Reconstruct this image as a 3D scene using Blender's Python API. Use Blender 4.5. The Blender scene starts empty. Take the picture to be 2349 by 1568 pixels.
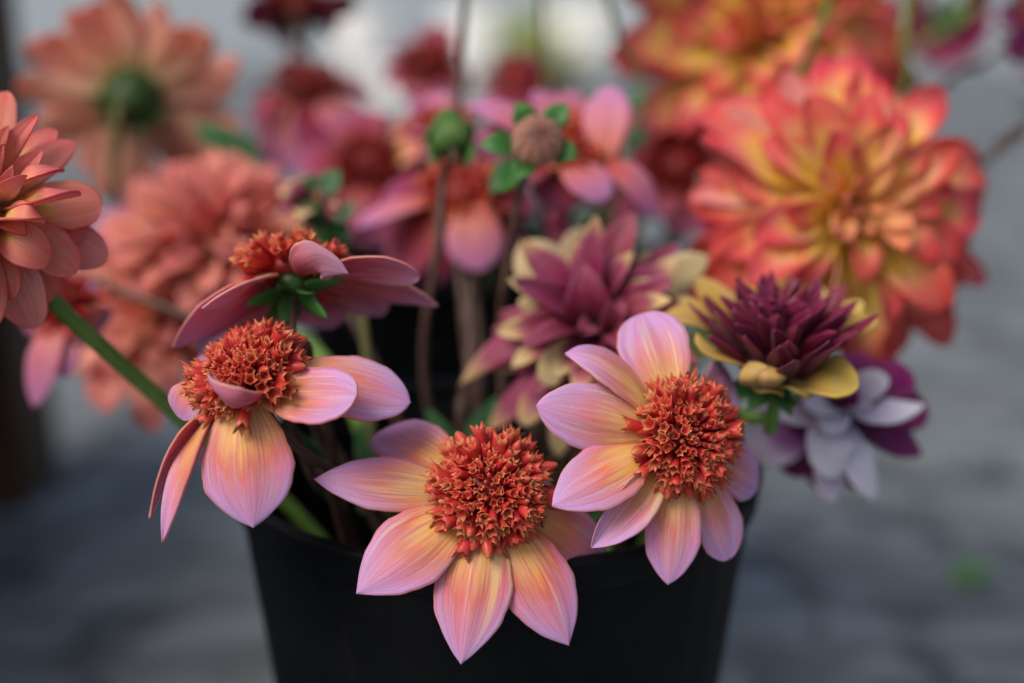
import bpy, math, random
from mathutils import Vector, Matrix
random.seed(7)
R = math.radians
sc = bpy.context.scene
COL = sc.collection

# ------------------------------------------------------------------ camera
PITCH = R(16.0)
CAM = Vector((0.0045, -0.563, 0.453))
RT = Vector((1, 0, 0)); FW = Vector((0, math.cos(PITCH), -math.sin(PITCH))); UP = Vector((0, math.sin(PITCH), math.cos(PITCH)))
FPX = 2349 * 50 / 36.0
cd = bpy.data.cameras.new('camera'); co = bpy.data.objects.new('camera', cd); COL.objects.link(co)
co.location = CAM; co.rotation_euler = (R(90) - PITCH, 0, 0)
cd.lens = 50; cd.sensor_width = 36; cd.clip_start = 0.01; cd.clip_end = 500
cd.dof.use_dof = True; cd.dof.focus_distance = 0.477; cd.dof.aperture_fstop = 2.4
sc.camera = co

# ------------------------------------------------------------------ light
w = bpy.data.worlds.new('World'); sc.world = w; w.use_nodes = True
wn = w.node_tree.nodes; wl = w.node_tree.links
sky = wn.new('ShaderNodeTexSky'); sky.sky_type = 'NISHITA'; sky.sun_disc = False
SUN_EL, SUN_AZ = R(50), R(228)
sky.sun_elevation = SUN_EL; sky.sun_rotation = SUN_AZ; sky.air_density = 1.0; sky.dust_density = 4.5; sky.ozone_density = 1.0
wl.new(sky.outputs[0], wn['Background'].inputs[0]); wn['Background'].inputs[1].default_value = 0.10
sd = bpy.data.lights.new('sun', 'SUN'); so = bpy.data.objects.new('sun', sd); COL.objects.link(so)
sd.energy = 1.5; sd.angle = R(28); sd.color = (1.0, 0.95, 0.88)
sdir = Vector((math.sin(SUN_AZ) * math.cos(SUN_EL), math.cos(SUN_AZ) * math.cos(SUN_EL), math.sin(SUN_EL)))
so.rotation_euler = (-sdir).to_track_quat('-Z', 'Y').to_euler()
sc.view_settings.view_transform = 'Standard'; sc.view_settings.look = 'None'
sc.view_settings.gamma = 1; sc.view_settings.exposure = 0.32
sc.cycles.use_denoising = True; sc.cycles.max_bounces = 8; sc.cycles.transmission_bounces = 6

# ------------------------------------------------------------------ helpers
def P(px, py, d):
    """pixel (in a 2349 wide frame) and depth along the lens axis -> world point"""
    return CAM + RT * ((px - 1174.5) / FPX * d) + UP * ((784 - py) / FPX * d) + FW * d
def CV(r, u, c):
    """direction given as right, up, towards the camera"""
    return (RT * r + UP * u - FW * c).normalized()
def srgb(r, g, b):
    f = lambda c: (c / 255 / 12.92) if c / 255 <= .04045 else ((c / 255 + .055) / 1.055) ** 2.4
    return (f(r), f(g), f(b), 1)

class G:  # tiny node helper
    def __init__(s, name):
        s.m = bpy.data.materials.new(name); s.m.use_nodes = True
        s.t = s.m.node_tree; s.n = s.t.nodes; s.l = s.t.links
        s.p = s.n['Principled BSDF']; s.out = s.n['Material Output']
    def add(s, typ, ins=None, **kw):
        n = s.n.new(typ)
        for k, v in kw.items(): setattr(n, k, v)
        for k, v in (ins or {}).items():
            if isinstance(v, bpy.types.NodeSocket): s.l.new(v, n.inputs[k])
            else: n.inputs[k].default_value = v
        return n
    def math(s, op, a, b=0.0, c=None, clamp=False):
        d = {0: a, 1: b}
        if c is not None: d[2] = c
        return s.add('ShaderNodeMath', d, operation=op, use_clamp=clamp).outputs[0]
    def mix(s, f, a, b, mode='MIX'):
        n = s.n.new('ShaderNodeMix'); n.data_type = 'RGBA'; n.blend_type = mode
        for i, v in ((0, f), (6, a), (7, b)):
            if isinstance(v, bpy.types.NodeSocket): s.l.new(v, n.inputs[i])
            else: n.inputs[i].default_value = v
        return n.outputs[2]
    def ramp(s, f, stops, interp='EASE'):
        n = s.n.new('ShaderNodeValToRGB'); cr = n.color_ramp; cr.interpolation = interp
        while len(cr.elements) < len(stops): cr.elements.new(0.5)
        for e, (p, c) in zip(cr.elements, stops): e.position = p; e.color = c
        s.l.new(f, n.inputs[0]); return n.outputs[0]

MATS = {}
def petal_mat(name, stops, streak=None, streak_amt=0.0, rough=0.5, trans=0.28, wob=0.22, edge=0.12, rim=None, veins=0.28, vein_col=None, fr=9.0, vein_amt=0.55):
    g = G(name)
    uv = g.add('ShaderNodeUVMap').outputs[0]
    sep = g.add('ShaderNodeSeparateXYZ', {0: uv})
    v, u = sep.outputs[0], sep.outputs[1]
    rnd = g.add('ShaderNodeObjectInfo').outputs['Random']
    seed = g.math('MULTIPLY', rnd, 97.0)
    # lengthwise streaks that fan out with the petal
    vec = g.add('ShaderNodeCombineXYZ', {0: g.math('MULTIPLY', v, fr), 1: g.math('MULTIPLY', u, 0.9), 2: seed}).outputs[0]
    n1 = g.add('ShaderNodeTexNoise', {'Vector': vec, 'Scale': 1.0, 'Detail': 4.0, 'Roughness': 0.65}).outputs[0]
    vec2 = g.add('ShaderNodeCombineXYZ', {0: g.math('MULTIPLY', v, fr * 3.4), 1: g.math('MULTIPLY', u, 1.5), 2: g.math('ADD', seed, 31.0)}).outputs[0]
    n2 = g.add('ShaderNodeTexNoise', {'Vector': vec2, 'Scale': 1.0, 'Detail': 2.0, 'Roughness': 0.5}).outputs[0]
    av = g.math('ABSOLUTE', g.math('MULTIPLY_ADD', v, 2.0, -1.0))
    e2 = g.math('MULTIPLY', av, av)
    t = g.math('ADD', u, g.math('MULTIPLY', g.math('SUBTRACT', n1, 0.5), wob * 2))
    t = g.math('ADD', t, g.math('MULTIPLY', g.math('SUBTRACT', n2, 0.5), wob * 0.7))
    t = g.math('ADD', t, g.math('MULTIPLY', e2, edge))
    t = g.math('ADD', t, g.math('MULTIPLY', g.math('SUBTRACT', rnd, 0.5), 0.12))
    colr = g.ramp(t, stops, 'LINEAR')
    if streak:
        k = g.add('ShaderNodeMapRange', {0: n1, 1: 0.52, 2: 0.66, 3: 0.0, 4: streak_amt}).outputs[0]
        fade = g.add('ShaderNodeMapRange', {0: u, 1: 0.25, 2: 0.95, 3: 1.0, 4: 0.12}).outputs[0]
        colr = g.mix(g.math('MULTIPLY', k, fade), colr, streak)
    if vein_col:
        k = g.add('ShaderNodeMapRange', {0: n2, 1: 0.50, 2: 0.66, 3: 0.0, 4: vein_amt}).outputs[0]
        colr = g.mix(k, colr, vein_col)
    if rim:
        k = g.add('ShaderNodeMapRange', {0: av, 1: 0.94, 2: 0.99, 3: 0.0, 4: 0.75}).outputs[0]
        colr = g.mix(k, colr, rim)
    # fine mottling
    n3 = g.add('ShaderNodeTexNoise', {'Vector': uv, 'Scale': 38.0, 'Detail': 3.0}).outputs[0]
    colr = g.mix(0.10, colr, g.ramp(n3, [(0.3, (0.25, 0.25, 0.25, 1)), (0.7, (1, 1, 1, 1))]), 'SOFT_LIGHT')
    n4 = g.add('ShaderNodeTexNoise', {'Vector': g.add('ShaderNodeVectorMath', {0: uv, 1: g.add('ShaderNodeCombineXYZ', {0: seed, 1: seed, 2: seed}).outputs[0]}, operation='ADD').outputs[0], 'Scale': 4.5, 'Detail': 3.0}).outputs[0]
    hs = g.add('ShaderNodeHueSaturation', {'Hue': g.math('MULTIPLY_ADD', rnd, 0.026, 0.487), 'Saturation': g.math('MULTIPLY_ADD', n4, 0.40, 0.78), 'Value': g.math('MULTIPLY_ADD', n4, 0.28, 0.86), 'Color': colr})
    colr = hs.outputs[0]
    hv = g.math('ADD', g.math('MULTIPLY', n2, 0.6), g.math('MULTIPLY', n1, 0.35))
    bump = g.add('ShaderNodeBump', {'Height': hv, 'Strength': veins, 'Distance': 0.0006}).outputs[0]
    g.l.new(colr, g.p.inputs['Base Color']); g.l.new(bump, g.p.inputs['Normal'])
    g.p.inputs['Roughness'].default_value = rough
    g.p.inputs['Specular IOR Level'].default_value = 0.35
    g.p.inputs['Sheen Weight'].default_value = 0.06
    tr = g.add('ShaderNodeBsdfTranslucent', {0: g.mix(0.35, colr, colr, 'MULTIPLY'), 'Normal': bump}).outputs[0]
    mx = g.add('ShaderNodeMixShader', {0: trans, 1: g.p.outputs[0], 2: tr}).outputs[0]
    g.l.new(mx, g.out.inputs[0]); MATS[name] = g.m
    return g.m

def simple_mat(name, c1, c2, scale=60.0, rough=0.5, bump=0.1, trans=0.0, spec=0.4, stretch=None):
    g = G(name)
    tc = g.add('ShaderNodeTexCoord').outputs['Object']
    if stretch: tc = g.add('ShaderNodeMapping', {0: tc, 3: stretch}).outputs[0]
    n = g.add('ShaderNodeTexNoise', {'Vector': tc, 'Scale': scale, 'Detail': 5.0, 'Roughness': 0.6}).outputs[0]
    c = g.ramp(n, [(0.32, c1), (0.68, c2)])
    g.l.new(c, g.p.inputs['Base Color']); g.p.inputs['Roughness'].default_value = rough
    g.p.inputs['Specular IOR Level'].default_value = spec
    b = g.add('ShaderNodeBump', {'Height': n, 'Strength': bump, 'Distance': 0.002}).outputs[0]
    g.l.new(b, g.p.inputs['Normal'])
    if trans:
        tr = g.add('ShaderNodeBsdfTranslucent', {0: c}).outputs[0]
        mx = g.add('ShaderNodeMixShader', {0: trans, 1: g.p.outputs[0], 2: tr}).outputs[0]
        g.l.new(mx, g.out.inputs[0])
    MATS[name] = g.m
    return g.m

Y = srgb
petal_mat('anemone_top', [(0.02, Y(238, 190, 80)), (0.28, Y(246, 192, 112)), (0.48, Y(236, 142, 112)), (0.65, Y(230, 146, 168)), (0.94, Y(214, 166, 226))],
          streak=Y(252, 220, 142), streak_amt=1.0, rim=Y(232, 146, 112), wob=0.34, edge=0.30, vein_col=Y(214, 104, 112), vein_amt=0.55, fr=11.0)
petal_mat('anemone_back', [(0.05, Y(186, 50, 74)), (0.4, Y(222, 100, 126)), (0.75, Y(228, 146, 170)), (1.0, Y(226, 172, 208))],
          streak=Y(240, 190, 184), streak_amt=0.65, vein_col=Y(196, 74, 106), rim=Y(238, 176, 140), trans=0.38)
petal_mat('anemone_pink', [(0.02, Y(206, 84, 66)), (0.3, Y(222, 118, 106)), (0.6, Y(222, 128, 150)), (0.95, Y(214, 138, 192))], streak=Y(236, 160, 140), streak_amt=0.4)
petal_mat('coral_top', [(0.05, Y(234, 200, 70)), (0.46, Y(248, 206, 112)), (0.64, Y(242, 140, 122)), (1.0, Y(234, 108, 106))],
          streak=Y(250, 206, 170), streak_amt=0.7, vein_col=Y(248, 178, 146), vein_amt=0.42, rim=Y(196, 48, 64), edge=0.2, trans=0.34)
petal_mat('coral_back', [(0.05, Y(238, 200, 110)), (0.4, Y(244, 172, 146)), (1.0, Y(240, 146, 138))],
          streak=Y(252, 220, 206), streak_amt=0.75, vein_col=Y(222, 104, 104), vein_amt=0.5, rim=Y(196, 54, 70), trans=0.34)
petal_mat('peach_top', [(0.05, Y(240, 210, 140)), (0.4, Y(250, 204, 174)), (1.0, Y(248, 184, 162))], streak=Y(252, 220, 204), streak_amt=0.4, trans=0.6)
petal_mat('salmon', [(0.05, Y(240, 190, 130)), (0.4, Y(246, 172, 150)), (1.0, Y(242, 148, 138))], streak=Y(252, 210, 196), streak_amt=0.5, trans=0.42)
petal_mat('peach_back', [(0.03, Y(226, 220, 140)), (0.3, Y(252, 222, 190)), (0.7, Y(252, 202, 178)), (1.0, Y(248, 178, 156))], streak=Y(254, 230, 216), streak_amt=0.4, trans=0.6)
petal_mat('flame_top', [(0.05, Y(246, 208, 70)), (0.58, Y(254, 228, 100)), (0.70, Y(252, 184, 128)), (0.82, Y(242, 108, 100)), (1.0, Y(230, 74, 82))],
          streak=Y(254, 238, 160), streak_amt=0.3, wob=0.14, edge=0.18, trans=0.45)
petal_mat('flame_core', [(0.05, Y(248, 210, 110)), (0.6, Y(250, 200, 126)), (1.0, Y(240, 150, 120))], trans=0.45)
petal_mat('flame_back', [(0.05, Y(240, 202, 104)), (0.35, Y(246, 200, 160)), (0.7, Y(246, 178, 160)), (1.0, Y(234, 122, 116))], streak=Y(252, 222, 206), streak_amt=0.6, trans=0.34)
petal_mat('maroon', [(0.0, Y(74, 10, 34)), (0.6, Y(112, 20, 52)), (1.0, Y(134, 36, 74))], rough=0.42, trans=0.15, veins=0.3)
petal_mat('maroon_yellow_top', [(0.0, Y(96, 12, 34)), (0.30, Y(128, 30, 48)), (0.52, Y(190, 146, 66)), (1.0, Y(212, 180, 92))], wob=0.14, edge=0.05, streak=Y(222, 192, 110), streak_amt=0.3)
petal_mat('maroon_yellow_back', [(0.0, Y(120, 40, 56)), (0.35, Y(176, 120, 80)), (0.7, Y(200, 162, 92)), (1.0, Y(210, 174, 100))], wob=0.14)
petal_mat('rose_cream_top', [(0.0, Y(112, 22, 48)), (0.45, Y(150, 50, 80)), (0.74, Y(168, 78, 104)), (0.88, Y(220, 182, 130)), (1.0, Y(232, 208, 158))], wob=0.10, edge=0.04)
petal_mat('rose_cream_back', [(0.0, Y(150, 56, 84)), (0.3, Y(200, 130, 110)), (0.55, Y(232, 202, 140)), (1.0, Y(238, 216, 164))], wob=0.12)
petal_mat('rose_plain', [(0.0, Y(104, 18, 44)), (0.5, Y(150, 48, 78)), (1.0, Y(170, 84, 110))])
petal_mat('violet_top', [(0.0, Y(70, 6, 56)), (0.35, Y(100, 14, 82)), (0.62, Y(150, 90, 160)), (0.80, Y(214, 200, 232)), (1.0, Y(226, 216, 238))], wob=0.10, edge=0.20, trans=0.2)
petal_mat('violet_dark', [(0.0, Y(64, 4, 46)), (0.6, Y(104, 10, 78)), (1.0, Y(124, 22, 96))], trans=0.18)
petal_mat('violet_pale', [(0.0, Y(150, 100, 170)), (0.3, Y(222, 210, 238)), (1.0, Y(244, 238, 250))], trans=0.2)
petal_mat('crimson_top', [(0.0, Y(104, 12, 20)), (0.35, Y(146, 34, 42)), (0.7, Y(166, 62, 94)), (1.0, Y(176, 92, 138))], streak=Y(196, 100, 84), streak_amt=0.4)
petal_mat('crimson_back', [(0.0, Y(96, 12, 28)), (0.5, Y(130, 28, 56)), (1.0, Y(156, 62, 104))])
petal_mat('sepal_green', [(0.0, Y(44, 78, 28)), (0.6, Y(58, 112, 44)), (1.0, Y(76, 138, 62))], rough=0.38, trans=0.2)
petal_mat('leaf_green', [(0.0, Y(60, 92, 50)), (0.6, Y(54, 104, 56)), (1.0, Y(64, 118, 66))], rough=0.42, trans=0.2)
petal_mat('leaf_bright', [(0.0, Y(96, 150, 60)), (1.0, Y(132, 186, 84))], trans=0.3)
petal_mat('leaf_deep', [(0.0, Y(40, 62, 34)), (1.0, Y(52, 84, 44))], rough=0.5, trans=0.15)
petal_mat('lime_leaf', [(0.0, Y(150, 168, 40)), (1.0, Y(196, 208, 70))], trans=0.3)
simple_mat('calyx', Y(32, 56, 20), Y(54, 86, 32), 300)
simple_mat('stem_green', Y(88, 128, 50), Y(120, 154, 74), 80, rough=0.5, stretch=(1, 1, .2))
simple_mat('stem_olive', Y(84, 84, 46), Y(112, 106, 62), 80, rough=0.55, stretch=(1, 1, .2))
simple_mat('stem_brown', Y(66, 46, 40), Y(98, 74, 64), 90, rough=0.5, stretch=(1, 1, .2))
simple_mat('disc_yellow', Y(214, 170, 60), Y(236, 196, 84), 200)
simple_mat('disc_core', Y(110, 14, 16), Y(150, 30, 20), 300)

def floret_mat(name, stops):
    g = G(name)
    uv = g.add('ShaderNodeUVMap').outputs[0]
    sep = g.add('ShaderNodeSeparateXYZ', {0: uv})
    rnd = g.add('ShaderNodeObjectInfo').outputs['Random']
    n = g.add('ShaderNodeTexNoise', {'Vector': g.add('ShaderNodeVectorMath', {0: uv, 1: (12, 2, 1)}, operation='MULTIPLY').outputs[0], 'Scale': 3.0, 'Detail': 3.0}).outputs[0]
    t = g.math('ADD', sep.outputs[1], g.math('MULTIPLY', g.math('SUBTRACT', n, 0.5), 0.25))
    t = g.math('ADD', t, g.math('MULTIPLY', g.math('SUBTRACT', rnd, 0.5), 0.16))
    c = g.ramp(t, stops, 'LINEAR')
    g.l.new(c, g.p.inputs['Base Color']); g.p.inputs['Roughness'].default_value = 0.36
    g.p.inputs['Specular IOR Level'].default_value = 0.4
    tr = g.add('ShaderNodeBsdfTranslucent', {0: c}).outputs[0]
    mx = g.add('ShaderNodeMixShader', {0: 0.18, 1: g.p.outputs[0], 2: tr}).outputs[0]
    g.l.new(mx, g.out.inputs[0]); MATS[name] = g.m
floret_mat('floret', [(0.0, Y(156, 18, 28)), (0.5, Y(206, 48, 52)), (0.82, Y(216, 80, 66)), (0.94, Y(214, 118, 76)), (1.0, Y(214, 140, 88))])
floret_mat('floret_dark', [(0.0, Y(84, 8, 14)), (0.5, Y(132, 24, 26)), (0.9, Y(150, 44, 34)), (1.0, Y(150, 66, 44))])

def black_plastic():
    g = G('black_plastic')
    tc = g.add('ShaderNodeTexCoord').outputs['Object']
    n = g.add('ShaderNodeTexNoise', {'Vector': tc, 'Scale': 14.0, 'Detail': 6.0, 'Roughness': 0.7}).outputs[0]
    n2 = g.add('ShaderNodeTexNoise', {'Vector': g.add('ShaderNodeMapping', {0: tc, 3: (1, 1, .08)}).outputs[0], 'Scale': 90.0, 'Detail': 4.0}).outputs[0]
    bc = g.ramp(n, [(0.3, (0.0030, 0.0036, 0.0050, 1)), (0.75, (0.006, 0.0072, 0.0095, 1))])
    n5 = g.add('ShaderNodeTexNoise', {'Vector': tc, 'Scale': 420.0, 'Detail': 2.0}).outputs[0]
    dust = g.math('MULTIPLY', g.add('ShaderNodeMapRange', {0: n5, 1: 0.60, 2: 0.72, 3: 0.0, 4: 0.5}).outputs[0], n)
    scuff = g.add('ShaderNodeMapRange', {0: n2, 1: 0.62, 2: 0.75, 3: 0.0, 4: 0.35}).outputs[0]
    bc = g.mix(g.math('MAXIMUM', dust, scuff), bc, (0.014, 0.015, 0.017, 1))
    g.l.new(bc, g.p.inputs['Base Color'])
    g.l.new(g.add('ShaderNodeMapRange', {0: n2, 1: 0.3, 2: 0.7, 3: 0.42, 4: 0.6}).outputs[0], g.p.inputs['Roughness'])
    g.p.inputs['Specular IOR Level'].default_value = 0.12
    g.l.new(g.add('ShaderNodeBump', {'Height': n2, 'Strength': 0.05, 'Distance': 0.001}).outputs[0], g.p.inputs['Normal'])
    MATS['black_plastic'] = g.m
black_plastic()

def ground_mat():
    g = G('weathered_paving')
    tc = g.add('ShaderNodeMapping', {0: g.add('ShaderNodeTexCoord').outputs['Object'], 3: (1, .65, 1)}).outputs[0]
    n1 = g.add('ShaderNodeTexNoise', {'Vector': tc, 'Scale': 4.0, 'Detail': 5.0, 'Roughness': 0.6}).outputs[0]
    wv = g.add('ShaderNodeTexWave', {'Vector': tc, 'Scale': 3.2, 'Distortion': 16.0, 'Detail': 2.0, 'Detail Scale': 1.4}, wave_type='RINGS').outputs['Fac']
    n2 = g.add('ShaderNodeTexNoise', {'Vector': tc, 'Scale': 17.0, 'Detail': 2.0, 'Roughness': 0.5, 'Distortion': 0.8}).outputs[0]
    rip = g.add('ShaderNodeTexWave', {'Vector': tc, 'Scale': 8.0, 'Distortion': 9.0, 'Detail': 2.0, 'Detail Scale': 0.7}, wave_type='BANDS', bands_direction='Y').outputs['Fac']
    n3 = g.add('ShaderNodeTexNoise', {'Vector': tc, 'Scale': 300.0, 'Detail': 3.0}).outputs[0]
    base = g.ramp(n1, [(0.3, Y(116, 121, 121)), (0.7, Y(143, 148, 147))])
    c = g.mix(g.math('MULTIPLY', wv, 0.6), base, Y(160, 170, 174))
    c = g.mix(g.math('MULTIPLY', rip, 0.55), c, Y(74, 80, 84))
    dark = g.add('ShaderNodeMapRange', {0: n2, 1: 0.48, 2: 0.70, 3: 0.0, 4: 0.9}).outputs[0]
    c = g.mix(dark, c, Y(50, 54, 56))
    c = g.mix(g.add('ShaderNodeMapRange', {0: n3, 1: 0.4, 2: 0.65, 3: 0.0, 4: 0.45}).outputs[0], c, Y(58, 60, 60))
    g.l.new(c, g.p.inputs['Base Color']); g.p.inputs['Roughness'].default_value = 0.7
    h = g.math('ADD', g.math('MULTIPLY', n2, 0.6), g.math('MULTIPLY', n3, 0.2))
    g.l.new(g.add('ShaderNodeBump', {'Height': h, 'Strength': 0.4, 'Distance': 0.006}).outputs[0], g.p.inputs['Normal'])
    MATS['paving'] = g.m
ground_mat()
simple_mat('pale_stone', Y(136, 146, 150), Y(162, 170, 170), 3.0, rough=0.8)
simple_mat('dark_wood', Y(62, 40, 24), Y(92, 62, 40), 18, rough=0.6, bump=0.4, stretch=(6, 6, .5))
simple_mat('white_plastic', Y(246, 246, 242), Y(250, 250, 248), 6.0, rough=0.4)
simple_mat('lime_pot', Y(60, 70, 50), Y(74, 84, 60), 6.0)

# ---- object plumbing
def thing(name, label, cat, loc, group=None):
    o = bpy.data.objects.new(name, None); COL.objects.link(o); o.empty_display_size = 0.02
    o.location = loc; o['label'] = label; o['category'] = cat
    if group: o['group'] = group
    return o
def link(name, me, parent=None, M=None, root=None):
    """M is the world matrix; root is the thing's Empty (unrotated), parent the direct parent"""
    o = bpy.data.objects.new(name, me); COL.objects.link(o)
    if parent is not None:
        o.parent = parent
        off = Matrix.Translation(-parent.location) if parent.type == 'EMPTY' else Matrix.Identity(4)
        o.matrix_local = off @ (M if M is not None else Matrix.Identity(4))
    elif M is not None: o.matrix_local = M
    return o
def mesh(name, vs, fs, mats, mi=None, uvs=None, smooth=True):
    me = bpy.data.meshes.new(name); me.from_pydata(vs, [], fs)
    for m in mats: me.materials.append(MATS[m])
    if mi: me.polygons.foreach_set('material_index', mi)
    if smooth: me.polygons.foreach_set('use_smooth', [True] * len(fs))
    if uvs:
        lay = me.uv_layers.new(name='UVMap')
        flat = []
        for p in me.polygons:
            for v in p.vertices: flat.extend(uvs[v])
        lay.data.foreach_set('uv', flat)
    me.update(); return me

# ---- petals
def width_profile(u, um=0.55, b=0.30, p=2.2, q=0.8):
    if u < um:
        s = u / um; s = math.sin(s * math.pi / 2) ** 1.1
        return b + (1 - b) * s
    s = (u - um) / (1 - um)
    return max(0.0, 1 - s ** p) ** q
def petal_mesh(spine, normal, width, nu=22, nv=10, cup=0.0, roll=(0, 0), um=0.55, b=0.30, p=2.2, q=0.8, wave=0.0, ridge=0.012, thick=0.00045,
               mats=('anemone_top', 'anemone_back'), rnd=None, name='petal', curl=0.0, fold=0.0):
    """spine(u) -> point; two skins joined along the rim, the upper and the under side with a material each"""
    rnd = rnd or random
    ph = rnd.uniform(0, 6.28); ph2 = rnd.uniform(0, 6.28); asym = rnd.uniform(-.05, .05)
    top, bot, uvs = [], [], []
    nvp = nv + 1
    for i in range(nu + 1):
        u = 1 - (1 - i / nu) ** 1.25
        e = 0.01
        T = (spine(min(1, u + e)) - spine(max(0, u - e))).normalized()
        N = (normal - T * normal.dot(T))
        if N.length < 1e-5: N = T.orthogonal()
        N.normalize()
        a = R(roll[0] + (roll[1] - roll[0]) * u)
        S = T.cross(N); 
        N, S = N * math.cos(a) + S * math.sin(a), S * math.cos(a) - N * math.sin(a)
        c = spine(u)
        wd = 0.5 * width * max(0.004, width_profile(u, um, b, p, q))
        for j in range(nvp):
            v = -1 + 2 * j / nv
            x = wd * (1 + (.018 * math.sin(u * 23 + ph * (1 if v > 0 else 2)) + .010 * math.sin(u * 47 + ph2)) * abs(v) ** 3) * (v + asym * (1 - v * v))
            h = cup * width * (v * v) * (0.35 + 0.65 * math.sin(math.pi * min(1, u * 1.05)))
            h += fold * width * abs(v) * (wd / (0.5 * width))
            h += wave * width * math.sin(u * 7 + ph + (1.5 if v > 0 else 0)) * v * v
            h += width * (ridge * math.cos(v * 6.3 + ph2 * .25) + ridge * .25 * math.cos(v * 11 + ph2)) * math.sin(math.pi * min(1, u * .97 + .03))
            s = max(0, (u - 0.72) / 0.28); h += curl * width * s * s
            pt = c + S * x + N * h
            top.append(pt + N * thick); bot.append(pt - N * thick); uvs.append((j / nv, u))
    n = len(top); vs = top + bot; fs = []; mi = []
    for i in range(nu):
        for j in range(nv):
            a0 = i * nvp + j
            q4 = (a0, a0 + 1, a0 + nvp + 1, a0 + nvp)
            fs.append(tuple(reversed(q4))); mi.append(0)
            fs.append(tuple(n + k for k in q4)); mi.append(1)
    border = [j for j in range(nvp)] + [i * nvp + nv for i in range(1, nu + 1)] + [nu * nvp + j for j in range(nv - 1, -1, -1)] + [i * nvp for i in range(nu - 1, 0, -1)]
    for k in range(len(border)):
        a0, b0 = border[k], border[(k + 1) % len(border)]
        fs.append((a0, b0, n + b0, n + a0)); mi.append(0)
    return mesh(name, vs, fs, mats, mi, uvs + uvs)
def bez(a, m, b):
    """quadratic through m at the middle"""
    c = m * 2 - (a + b) * 0.5
    return lambda u: a * (1 - u) ** 2 + c * (2 * u * (1 - u)) + b * u * u

UNIT = {}
def unit_petal(kind, mats, w, cup, bow, curl, um, p, q, k=4, nu=10, nv=6, wave=0.03, fold=0.0, b=0.35):
    """a few shared petal meshes, 1 long along +X, upper side +Z"""
    key = (kind, mats, w, cup, bow, curl, um, q, fold, nu, wave)
    if key in UNIT: return UNIT[key]
    out = []
    for i in range(k):
        r = random.Random(hash((kind, i)) & 0xffff) if False else random.Random(i * 31 + len(kind) * 7 + int(w * 100))
        bb = bow * r.uniform(.6, 1.3)
        sp = bez(Vector((0, 0, 0)), Vector((0.5, r.uniform(-.03, .03), bb)), Vector((1, 0, 0)))
        out.append(petal_mesh(sp, Vector((0, 0, 1)), w * r.uniform(.88, 1.12), nu, nv, cup=cup * r.uniform(.7, 1.3), roll=(r.uniform(-6, 6), r.uniform(-14, 14)), um=um, p=p, q=q, b=b,
                              wave=wave, thick=0.006, mats=mats, rnd=r, name=kind, curl=curl * r.uniform(.5, 1.5), fold=fold))
    UNIT[key] = out
    return out

# ---- tubes, blobs
def tube_mesh(name, pts, radii, mats, sides=10, sub=8):
    n = len(pts); path = []; rad = []
    for i in range(n - 1):
        p0 = pts[max(0, i - 1)]; p1 = pts[i]; p2 = pts[i + 1]; p3 = pts[min(n - 1, i + 2)]
        for k in range(sub):
            t = k / sub
            path.append(0.5 * ((2 * p1) + (p2 - p0) * t + (2 * p0 - 5 * p1 + 4 * p2 - p3) * t * t + (3 * p1 - p0 - 3 * p2 + p3) * t ** 3))
            rad.append(radii[i] + (radii[i + 1] - radii[i]) * t)
    path.append(pts[-1]); rad.append(radii[-1])
    vs, fs, uvs = [], [], []; prev = None
    for i, c in enumerate(path):
        T = (path[min(i + 1, len(path) - 1)] - path[max(i - 1, 0)]).normalized()
        A = prev - T * prev.dot(T) if prev else T.orthogonal()
        A.normalize(); prev = A; B = T.cross(A)
        for k in range(sides):
            a = 2 * math.pi * k / sides
            vs.append(c + (A * math.cos(a) + B * math.sin(a)) * rad[i]); uvs.append((k / sides, i / len(path)))
    for i in range(len(path) - 1):
        for k in range(sides):
            a0 = i * sides + k; b0 = i * sides + (k + 1) % sides
            fs.append((a0, b0, b0 + sides, a0 + sides))
    fs.append(tuple(range(sides - 1, -1, -1))); fs.append(tuple((len(path) - 1) * sides + k for k in range(sides)))
    return mesh(name, vs, fs, mats, None, uvs)
def frame(axis):
    a = axis.normalized(); x = a.cross(Vector((0.13, 0.31, 0.94)))
    if x.length < 1e-3: x = a.orthogonal()
    x.normalize(); y = a.cross(x); return x, y, a
def dome_mesh(name, c, axis, ra, rh, mats, lo=-0.3, n=16, m=8):
    x, y, a = frame(axis); vs = []; fs = []
    for i in range(m + 1):
        t = lo * math.pi / 2 + (math.pi / 2 - lo * math.pi / 2) * i / m
        for k in range(n):
            f = 2 * math.pi * k / n
            vs.append(c + (x * math.cos(f) + y * math.sin(f)) * ra * math.cos(t) * 1.0 + a * rh * math.sin(t))
    for i in range(m):
        for k in range(n):
            fs.append((i * n + k, i * n + (k + 1) % n, (i + 1) * n + (k + 1) % n, (i + 1) * n + k))
    fs.append(tuple(range(n - 1, -1, -1))); fs.append(tuple(m * n + k for k in range(n)))
    return mesh(name, vs, fs, mats)

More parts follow.
